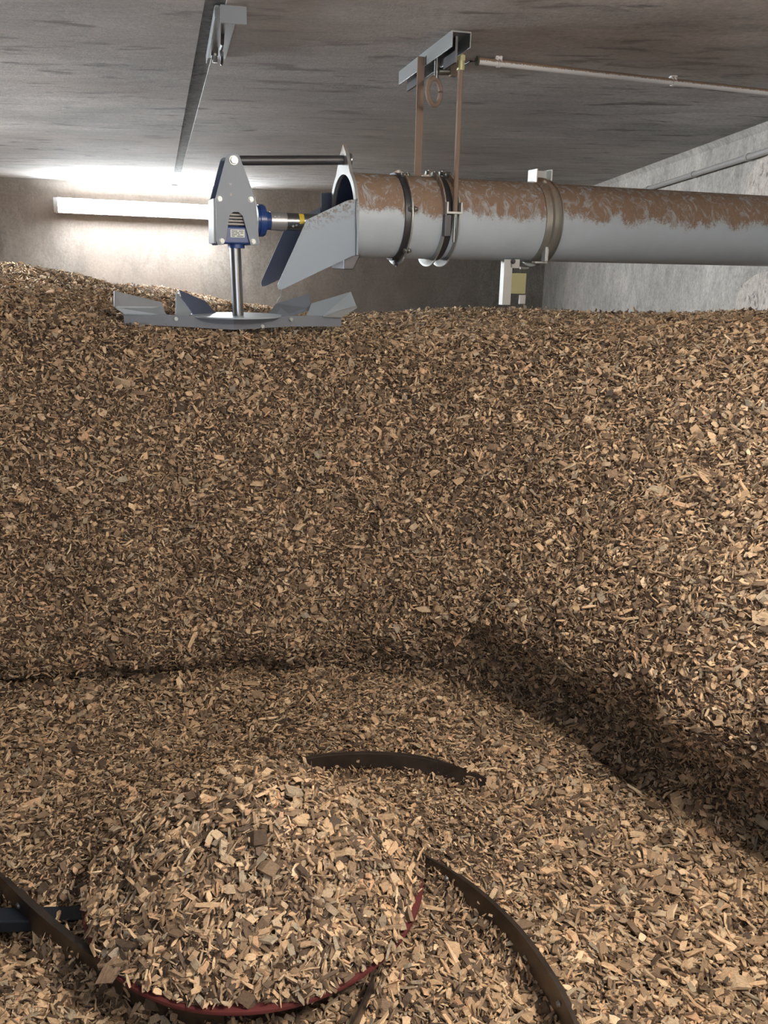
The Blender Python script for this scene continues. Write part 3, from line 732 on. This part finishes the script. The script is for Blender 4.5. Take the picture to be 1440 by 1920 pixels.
# ------------------------------------------------------------------ spreader unit (gearbox, plates, shaft, rotor)
sp = tag(empty('chip_spreader', PO, PYAW), 'chip spreader with grey side plates, blue gearbox, vertical shaft and low bladed rotor', 'spreader')
yn = -0.055; yf = 0.070
out = [(425, 292), (430, 288.5), (444, 288.5), (449, 292), (477.5, 369), (484, 459), (470, 460), (466, 446), (460, 423), (455, 405), (447, 397.5), (438, 397.5), (431, 403), (428, 421), (424.5, 450), (418, 459.5), (409, 459), (405, 452), (404, 372)]
P3 = [L(x, y, yn) for x, y in out]
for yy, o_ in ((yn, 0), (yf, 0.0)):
    bm = bmesh.new(); slab(bm, [(p.x, yy, p.z) for p in P3], (0, 0.008, 0)); o = obj('side_plate', bm, M_PLATE if yy == yn else M_SHEET_DARK, sp, bevel=0.001)  # far plate takes the copy with shade in its colour
    if o_ == 0 and yy == yn:
        for (bx, by) in ((411.5, 373), (470.5, 374), (416, 452), (474.5, 453)):
            bm = bmesh.new(); hexbolt(bm, L(bx, by, yn), (0, -1, 0), 0.0075, 0.009); obj('bolt', bm, M_BOLT, o, smooth=30)
        bm = bmesh.new(); hexbolt(bm, L(438, 300.5, yn), (0, -1, 0), 0.012, 0.012); obj('pivot_bolt', bm, M_BOLT, o, smooth=30)
        for (bx, by) in ((431, 345), (433, 365)):
            bm = bmesh.new(); q = L(bx, by, yn); cyl(bm, q, q-Vector((0, 0.0015, 0)), 0.005, 12); obj('rivet', bm, M_DSTEEL, o)
# rim flanges of the plates
a = L(477, 369, yn); b = L(484, 459, yn)
bm = bmesh.new(); slab(bm, [(a.x-0.004, yn+0.008, a.z), (a.x+0.006, yn+0.008, a.z), (b.x+0.006, yn+0.008, b.z), (b.x-0.004, yn+0.008, b.z)], (0, yf-yn-0.008, 0)); obj('spacer_plate', bm, M_DSTEEL, sp)
a = L(404, 372, yn); b = L(405, 456, yn)
bm = bmesh.new(); slab(bm, [(a.x-0.006, yn+0.008, a.z), (a.x+0.002, yn+0.008, a.z), (b.x+0.002, yn+0.008, b.z), (b.x-0.006, yn+0.008, b.z)], (0, yf-yn-0.008, 0)); obj('spacer_plate', bm, M_DSTEEL, sp)
g0 = L(409, 396, 0); g1 = L(478, 462, 0); GZ = L(500, 414, 0).z
bm = bmesh.new(); box(bm, g0.x, g1.x, yn+0.010, yf-0.002, g1.z+0.006, g0.z-0.05)
gb = obj('gearbox', bm, M_BLUE, sp, bevel=0.006)
bm = bmesh.new()
for k in range(5): box(bm, g0.x+0.004, g1.x-0.004, yn+0.012, yf-0.004, g0.z-0.046+0.0105*k, g0.z-0.040+0.0105*k)
obj('cooling_rib', bm, painted('cast_grey', (0.33, 0.31, 0.29), 0.5), gb)
bm = bmesh.new(); c_ = L(443, 462, -0.005); cyl(bm, (c_.x, -0.005, c_.z-0.006), (c_.x, -0.005, c_.z+0.03), 0.030, 28); obj('output_collar', bm, M_BLUE, gb, smooth=35)
a = L(432, 430, yn+0.008); b = L(459, 445.5, yn+0.008)
bm = bmesh.new(); box(bm, a.x, b.x, yn+0.0085, yn+0.0105, b.z, a.z); lb = obj('rating_label', bm, M_LABEL, gb); lb['label'] = 'small white rating label'
bm = bmesh.new(); w_ = b.x-a.x; h_ = a.z-b.z
for (u0, u1, v) in ((.08, .5, .80), (.58, .92, .80), (.08, .28, .58), (.34, .62, .58), (.70, .9, .58), (.08, .45, .36), (.52, .66, .36), (.08, .3, .16), (.45, .9, .16)):
    box(bm, a.x+w_*u0, a.x+w_*u1, yn+0.0078, yn+0.0086, b.z+h_*(v-.05), b.z+h_*(v+.05))
obj('label_print', bm, M_INK, gb)
def xcyl(name, px0, px1, r_, m, parent, r2=None, seg=36):
    bm = bmesh.new(); xa = L(px0, 414, 0).x; xb = L(px1, 414, 0).x; cyl(bm, (xa, 0, GZ), (xb, 0, GZ), r_, seg, r2); return obj(name, bm, m, parent, smooth=35, bevel=0.001)
xcyl('gearbox_flange', 480, 496, 0.052, M_BLUE, gb); xcyl('gearbox_flange', 484, 493, 0.056, M_BLUE, gb)
xcyl('flange_collar', 495, 508, 0.034, M_BLUE, gb, 0.030)
ds = xcyl('drive_tube', 507, 680, 0.0305, M_STEEL, sp)
xcyl('drive_sleeve', 506, 536, 0.033, painted('pale_steel', (0.5, 0.5, 0.5), 0.35, metal=0.7), ds)
for (bx, by) in ((516, 407), (523, 407), (550, 424), (556, 423)):
    bm = bmesh.new(); q = L(bx, by, -0.032); q.y = 0; dzq = q.z-GZ; yq = -math.sqrt(max(0.033**2-dzq**2, 1e-5)); cyl(bm, (q.x, yq+0.003, q.z), (q.x, yq-0.0012, q.z), 0.0042, 12); obj('set_screw', bm, M_DSTEEL, ds)
bm = bmesh.new(); xa = L(562, 414, -.03).x; xb = L(571, 414, -.03).x
lathe(bm, (xa, 0, GZ), (1, 0, 0), [(0, 0.0308), (0, 0.0318), (xb-xa, 0.0318), (xb-xa, 0.0308)], 16, math.radians(-15), math.radians(60), closed_prof=True)
st = obj('yellow_sticker', bm, M_YELLOW, ds, smooth=35)
# tie rod from the plate to the collar ear
za = L(438, 301, 0).z; xa = L(440, 300, 0).x; xb = L(652, 300, 0).x; zb2 = L(652, 300, 0).z
bm = bmesh.new(); cyl(bm, (xa, 0, za), (xb+0.004, 0, zb2), 0.0165, 24); tr = obj('tie_rod', bm, M_RODTOP, sp, smooth=35)
for px_, r_, wd in ((644, 0.022, 0.008), (656, 0.024, 0.006)):
    bm = bmesh.new(); x_ = L(px_, 300, 0).x; cyl(bm, (x_-wd/2, 0, zb2), (x_+wd/2, 0, zb2), r_, 6 if px_ == 644 else 24); obj('nut', bm, M_STEEL, tr, smooth=30)
# vertical shaft
s0 = L(440, 455, 0); s1 = L(447, 600, 0)
bm = bmesh.new(); cyl(bm, (s0.x, 0, s0.z), (s1.x, 0, s1.z), 0.0205, 28); obj('vertical_shaft', bm, M_STEEL, sp, smooth=35)
# rotor
RZ = L(445, 596, 0)
bm = bmesh.new(); lathe(bm, (RZ.x, 0.03, RZ.z+0.004), (0, 0, 1), [(0, 0.0005), (0, 0.17), (0.005, 0.17), (0.005, 0.0005)], 48)
rot = obj('rotor', bm, M_PLATE3, sp, smooth=35); rot['label'] = 'low rotor with a round plate, front bars and four upturned blades'
def bar(pts_px, h_, th_, name='rotor_bar', m=M_PLATE2):
    top = [L(x, y, yy) for x, y, yy in pts_px]
    bm = bmesh.new(); rows = []
    for p in top: rows.append([bm.verts.new(v) for v in (p, p+Vector((0, th_, 0)), p+Vector((0, th_, -h_)), p+Vector((0, 0, -h_)))])
    for A, B in zip(rows, rows[1:]):
        for k in range(4): bm.faces.new((A[k], A[(k+1) % 4], B[(k+1) % 4], B[k]))
    bm.faces.new(rows[0][::-1]); bm.faces.new(rows[-1]); return obj(name, bm, m, rot, bevel=0.0008)
bar([(232, 588, 0.02), (314, 590, -0.01), (438, 597.5, -0.06)], 0.040, 0.006)
bar([(438, 597.5, -0.06), (545, 592, -0.01), (640, 592.5, 0.02)], 0.040, 0.006)
def plate3(pp, name, m, th_=0.004, parent=None):
    P = [L(x, y, yy) for x, y, yy in pp]; nrm = (P[1]-P[0]).cross(P[2]-P[0]).normalized()*th_
    bm = bmesh.new(); slab(bm, P, nrm); return obj(name, bm, m, parent or rot)
plate3([(214, 545, 0.02), (304, 567, 0.06), (311, 590, 0.05), (234, 588, 0.02), (214, 575, 0.01)], 'blade', M_PLATE2)
plate3([(214, 574, 0.012), (300, 575, 0.05), (313, 590, -0.006), (234, 588, 0.01)], 'blade_tray', M_PLATE3)
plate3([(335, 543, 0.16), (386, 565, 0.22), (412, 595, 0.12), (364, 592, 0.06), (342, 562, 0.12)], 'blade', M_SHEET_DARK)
plate3([(331, 547, 0.14), (337, 556, 0.14), (361, 592, 0.03), (330, 590, 0.02)], 'blade_tray', M_PLATE3)
plate3([(500, 592, 0.10), (518, 569, 0.20), (579, 550.5, 0.18), (583, 578, 0.12), (548, 592, 0.04)], 'blade', M_PLATE2)
plate3([(584, 569, 0.10), (658, 547, 0.10), (668, 573, 0.06), (606, 592, 0.03), (575, 592, 0.05)], 'blade', M_PLATE3)
plate3([(668, 573, 0.06), (670, 576, 0.05), (640, 594, 0.0), (606, 593, 0.0), (606, 591, 0.03)], 'blade_tray', M_ZINC)
for (bx, by) in ((330, 598), (546, 599), (492, 612)):
    bm = bmesh.new(); q = L(bx, by, -0.045); t_q = abs(bx-438)/125; q.y = -0.06+0.05*min(t_q, 1); q = L(bx, by, q.y-0.001); hexbolt(bm, q, (0, -1, 0), 0.0055, 0.008); obj('bolt', bm, M_BOLT, rot, smooth=30)
bm = bmesh.new(); tube(bm, [L(528, 543, -0.15), L(527, 555, -0.1), L(521, 563, -0.02), L(519, 569, 0.05)], 0.0015, 6); obj('wire', bm, M_ZINC, tubeE)

# ------------------------------------------------------------------ ceiling hanger with strap, rod and ring
hp = on_z(820, 100, CEIL)
hx = MI @ Vector((hp.x, hp.y, hp.z))
hg = tag(empty('ceiling_hanger', PO, PYAW), 'galvanised ceiling channel with a dusty strap, rod and ring holding up the tube', 'hanger')
def onc(px, py, z): return MI @ on_z(px, py, z)
c0 = onc(763, 135, CEIL); c1 = onc(866, 58, CEIL)          # channel runs across the tube
ax = (c1-c0); ax.z = 0; ln = ax.length; ax.normalize(); sd_ = Vector((ax.y, -ax.x, 0))
fr = Matrix((( ax.x, sd_.x, 0, c0.x), (ax.y, sd_.y, 0, c0.y), (0, 0, 1, c0.z), (0, 0, 0, 1)))
bm = bmesh.new(); W_ = 0.034
box(bm, 0, ln, -W_, W_, -0.005, 0, fr); box(bm, 0, ln, -W_, -W_+0.004, -0.05, 0, fr); box(bm, 0, ln, W_-0.004, W_, -0.05, 0, fr)
ch = obj('channel', bm, painted('dull_zinc', (0.24, 0.25, 0.25), 0.4, metal=0.6), hg, bevel=0.001)
for u0, u1, zz in ((0.02, 0.16, -0.075), (ln-0.18, ln-0.05, -0.085)):
    bm = bmesh.new(); box(bm, u0, u1, -0.004, 0.004, zz, -0.005, fr); obj('web_plate', bm, M_DSTEEL, hg)
bot = L(792, 326, 0); st0 = L(783, 158, 0.0); st1 = L(783, 326, 0.0)
bm = bmesh.new(); box(bm, st0.x-0.002, st0.x+0.026, 0.0, 0.006, st1.z-0.01, CEIL-PO.z-0.02); obj('strap', bm, M_HANG, hg, bevel=0.001)
rt = L(845, 90, -PR-0.022); rb_ = L(845, 398, -PR-0.022)
bm = bmesh.new(); cyl(bm, (xm, -PR-0.022, zc_-0.004), (xm, -PR-0.022, CEIL-PO.z-0.012), 0.0095, 16); obj('rod', bm, M_HANG, hg, smooth=35)
bm = bmesh.new(); zt_ = CEIL-PO.z-0.06; cyl(bm, (xm, -PR-0.022, zt_), (xm, -PR-0.022, zt_+0.018), 0.017, 6); cyl(bm, (xm, -PR-0.022, zt_-0.03), (xm, -PR-0.022, zt_), 0.014, 12); obj('nut', bm, M_BRASS, hg, smooth=30)
rc_ = L(814, 172, -0.09)
bm = bmesh.new(); pts = [(rc_.x+0.034*math.cos(a), rc_.y+0.02*math.cos(a), rc_.z+0.044*math.sin(a)) for a in np.linspace(0, 2*math.pi, 33)]
tube(bm, pts, 0.009, 10); obj('ring', bm, M_HANG, hg, smooth=50)
bm = bmesh.new(); p = L(824, 134, -0.09); q = L(860, 134, -0.09); cyl(bm, p+Vector((-0.006, 0, 0)), q, 0.013, 14)
cyl(bm, (rc_.x+0.006, rc_.y, rc_.z+0.044), (rc_.x+0.006, rc_.y, CEIL-PO.z-0.02), 0.009, 10); obj('shackle', bm, M_STEEL, hg, smooth=40)
bm = bmesh.new(); p = L(850, 115, -0.10); box(bm, p.x-0.012, p.x+0.014, p.y-0.01, p.y+0.012, p.z-0.05, CEIL-PO.z-0.02); obj('spacer_block', bm, M_HANG, hg, bevel=0.002)

# ------------------------------------------------------------------ ceiling lifting eye at the top left
e0 = on_z(424, 14, CEIL); e1 = on_z(404, 104, CEIL)
le = tag(empty('ceiling_hook', (e0.x, e0.y, CEIL)), 'grey steel anchor plate with a small hook on the ceiling beside the joint', 'hook')
dv = e1-e0; l_ = dv.length; d_ = dv.normalized(); s_ = Vector((d_.y, -d_.x, 0)); fr = Matrix(((d_.x, s_.x, 0, 0), (d_.y, s_.y, 0, 0), (0, 0, 1, 0), (0, 0, 0, 1)))
bm = bmesh.new(); box(bm, -0.02, l_+0.02, -0.035, 0.040, -0.006, 0, fr); box(bm, 0, l_+0.01, -0.036, -0.032, -0.028, 0, fr); obj('channel', bm, painted('grey_anchor', (0.17, 0.18, 0.19), 0.45, metal=0.4), le, bevel=0.001)
bm = bmesh.new(); box(bm, -0.03, -0.022, -0.02, 0.06, -0.05, 0, fr); obj('end_plate', bm, M_PLATE2, le, bevel=0.001)
bm = bmesh.new(); pts = [fr @ Vector((l_*0.45, 0.006, -0.006)), fr @ Vector((l_*0.5, 0.006, -0.03))]
for a in np.linspace(math.pi*0.6, -math.pi*1.1, 18): pts.append(fr @ Vector((l_*0.62+0.026*math.cos(a)*1.2, 0.006, -0.052+0.024*math.sin(a))))
tube(bm, pts, 0.006, 10); obj('hook', bm, M_DSTEEL, le, smooth=50)
bm = bmesh.new(); hexbolt(bm, fr @ Vector((0.03, 0.012, -0.006)), (0, 0, -1), 0.009, 0.012); obj('bolt', bm, M_BOLT, le, smooth=30)
bm = bmesh.new(); hexbolt(bm, fr @ Vector((l_*0.92, -0.006, -0.006)), (0, 0, -1), 0.010, 0.03); obj('bolt', bm, M_BOLT, le, smooth=30)

# ------------------------------------------------------------------ strip light on the far wall
def onb(px, py, off): return on_plane(px, py, b0+BN*off, BN)
l0 = onb(103, 384, 0.19); l1 = onb(440, 400, 0.19); ly = math.atan2((l1-l0).y, (l1-l0).x); LL = (l1-l0).length
zl = 0.5*(l0.z+l1.z)
sl = tag(empty('strip_light', (l0.x, l0.y, l0.z), ly), 'glowing white strip light on the far wall behind the spreader', 'light')
sl.rotation_euler = (0, -math.asin((l1.z-l0.z)/LL), ly)
bm = bmesh.new(); box(bm, 0.0, LL, -0.002, 0.17, -0.075, 0.075); obj('housing', bm, M_HOUSE, sl, bevel=0.006)
bm = bmesh.new(); lathe(bm, (0.02, -0.012, 0.0), (1, 0, 0), [(0, 0.001), (0, 0.068), (LL-0.04, 0.068), (LL-0.04, 0.001)], 24); obj('diffuser', bm, M_TUBE_ON, sl, smooth=35)
for xx in (0.0, LL-0.03):
    bm = bmesh.new(); cyl(bm, (xx-0.012, -0.012, 0), (xx+0.03, -0.012, 0), 0.074, 24); obj('end_cap', bm, M_HOUSE, sl, smooth=35)
# unseen fill added on the left wall, built like the strip light
sl2 = tag(empty('strip_light', (XL+0.19, 3.5, 1.93), math.radians(90)), 'added white fill light on the left wall, out of the picture', 'light')
bm = bmesh.new(); box(bm, 0.0, 1.8, -0.002, 0.17, -0.075, 0.075); obj('housing', bm, M_HOUSE, sl2, bevel=0.006)
bm = bmesh.new(); lathe(bm, (0.02, -0.012, 0.0), (1, 0, 0), [(0, 0.001), (0, 0.068), (1.76, 0.068), (1.76, 0.001)], 24); obj('diffuser', bm, emit('side_fill_diffuser', TUBE_COL, SIDE_FILL_E), sl2, smooth=35)
# the warm strip lamps above the view
for k, lp in enumerate(LAMP_POS):
    wl = tag(empty('ceiling_lamp', lp), ['warm strip lamp on the ceiling near the right wall', 'warm strip lamp on the ceiling over the viewer'][k], 'light')
    bm = bmesh.new(); box(bm, -0.03, 0.03, -0.32, 0.32, -0.06, 0); obj('housing', bm, M_HOUSE, wl, bevel=0.008)
    bm = bmesh.new(); cyl(bm, (0, -0.30, -0.11), (0, 0.30, -0.11), 0.035, 20); obj('diffuser', bm, M_LAMP_ON[k], wl, smooth=35)
    for yy in (-0.29, 0.29):
        bm = bmesh.new(); box(bm, -0.01, 0.01, yy-0.01, yy+0.01, -0.09, -0.05); obj('holder', bm, M_HOUSE, wl)

# ------------------------------------------------------------------ conduits
q0 = on_z(895, 114, CEIL-0.022); q1 = on_z(1440, 173, CEIL-0.022); dq = (q1-q0).normalized()
cdt = tag(empty('ceiling_conduit', q0), 'thin dusty white conduit tube clipped along the ceiling', 'conduit')
far_ = (q1+dq*0.9)-q0; mxl = (XR-0.01-q0.x)/dq.x; far_ = dq*min(mxl, (q1-q0).length+0.9)
bm = bmesh.new(); r_ = 0.0125
cyl(bm, (0, 0, 0), far_, r_, 20); obj('tube', bm, M_CONDUIT, cdt, smooth=40)
bm = bmesh.new(); cyl(bm, -dq*0.003, dq*0.003, r_+0.004, 20); obj('tube_mouth', bm, painted('green_rubber', (0.10, 0.10, 0.06), 0.8), cdt, smooth=40)
for px_ in (935, 1262):
    t_p = on_z(px_, 114+(px_-895)*0.108, CEIL-0.022)-q0; t_p = dq*t_p.dot(dq)
    bm = bmesh.new(); cyl(bm, t_p-dq*0.006, t_p+dq*0.006, r_+0.003, 16); box(bm, t_p.x-0.012, t_p.x+0.012, t_p.y-0.012, t_p.y+0.022, 0.0, 0.022)
    obj('clip', bm, M_CONDUIT, cdt, smooth=35)
    bm = bmesh.new(); cyl(bm, t_p+Vector((0, 0.016, 0.02)), t_p+Vector((0, 0.02, -0.006)), 0.006, 8); obj('clip_screw', bm, M_HANG, cdt)
cabp = [on_z(893, 115, CEIL-0.022)-q0, on_z(882, 115, CEIL-0.02)-q0, on_z(873, 120, CEIL-0.015)-q0, on_z(862, 126, CEIL-0.012)-q0, on_z(852, 134, CEIL-0.012)-q0]
bm = bmesh.new(); tube(bm, cabp, 0.004, 8); obj('cable', bm, M_DSTEEL, cdt, smooth=50)
w0 = on_plane(1190, 362, (XR-0.03, 0, 0), Vector((1, 0, 0))); w1 = on_plane(1440, 283, (XR-0.03, 0, 0), Vector((1, 0, 0)))
wc = tag(empty('wall_conduit', w0), 'grey conduit pipe running along the upper right wall', 'conduit')
dw = (w1-w0).normalized(); bm = bmesh.new(); cyl(bm, -dw*1.0, (w1-w0)+dw*1.2, 0.017, 18); obj('tube', bm, M_WPIPE, wc, smooth=40)
for t in (0.15, 0.55, 0.9):
    p = (w1-w0)*t; bm = bmesh.new(); cyl(bm, p-dw*0.012, p+dw*0.012, 0.021, 16); box(bm, p.x, p.x+0.029, p.y-0.012, p.y+0.012, p.z-0.02, p.z+0.02); obj('clip', bm, M_WPIPE, wc, smooth=35)

# ------------------------------------------------------------------ the largest single chips, each an object of its own
BIG = []
for i in range(10):
    rnd = random.Random(900+i); bm = bmesh.new(); Lc, Wc, Tc = rnd.uniform(.026, .038), rnd.uniform(.009, .018), rnd.uniform(.003, .006)
    rows = []
    for k, x in enumerate((-0.5, -0.12, 0.2, 0.5)):
        wk = Wc*(rnd.uniform(.6, 1) if k in (0, 3) else 1); row = []
        for sy, sz in ((-1, -1), (1, -1), (1, 1), (-1, 1)):
            row.append(bm.verts.new((x*Lc+rnd.uniform(-.05, .05)*Lc, sy*wk/2, sz*Tc/2*(rnd.uniform(.4, .8) if k in (0, 3) else 1)+math.sin(k*1.1)*Lc*.05)))
        rows.append(row)
    for A, B in zip(rows, rows[1:]):
        for k in range(4): bm.faces.new((A[k], A[(k+1) % 4], B[(k+1) % 4], B[k]))
    bm.faces.new(rows[0][::-1]); bm.faces.new(rows[-1]); bmesh.ops.recalc_face_normals(bm, faces=bm.faces)
    me = bpy.data.meshes.new('wood_chip'); bm.to_mesh(me); bm.free(); me.materials.append(M_CHIP); BIG.append(me)
def mound_z(r): return DC.z+0.004+0.200*(1-min(r/0.356, 1)**1.45)**0.95
n_ = 0
while n_ < 300:
    on_mound = n_ < 170
    if on_mound:
        r_ = 0.345*math.sqrt(random.random()); a = random.uniform(-math.pi, 0.35) if random.random() < .8 else random.uniform(0, 2*math.pi)
        off_ = 1-r_/0.356; x = DC.x+off_*0.035+r_*math.cos(a); y = DC.y+off_*0.03+r_*math.sin(a); z = mound_z(r_)
        sl_ = (mound_z(r_+0.01)-mound_z(max(r_-0.01, 0)))/0.02; nv_ = Vector((-sl_*math.cos(a), -sl_*math.sin(a), 1)).normalized()
    else:
        x = random.uniform(-0.72, 0.95); y = random.uniform(1.22, 2.1)
        if math.hypot(x-DC.x, y-DC.y) < DR+0.06 or abs(x) > 0.5*y+0.02 or math.hypot(x-BC.x, y-BC.y) > 1.0: continue
        z = float(floor_z(np.array([x]), np.array([y]))[0]); nv_ = Vector((0, 0, 1))
    nv_ = (nv_+Vector((random.gauss(0, .25), random.gauss(0, .25), 0))).normalized()
    o = bpy.data.objects.new('wood_chip', random.choice(BIG)); COL.objects.link(o)
    q = nv_.to_track_quat('Z', 'Y'); o.rotation_mode = 'QUATERNION'; o.rotation_quaternion = q @ Matrix.Rotation(random.uniform(0, 6.28), 3, 'Z').to_quaternion()
    o.location = Vector((x, y, z))+nv_*random.uniform(0.007, 0.012); k_ = random.uniform(0.75, 1.1); o.scale = (k_, k_, k_)
    if on_mound: tag(o, 'larger wood chip lying loose on the heap on the cover disc', 'wood chip', 'larger chips on the disc heap')
    else: tag(o, 'larger wood chip lying loose on the pit floor around the disc', 'wood chip', 'larger chips on the pit floor')
    n_ += 1
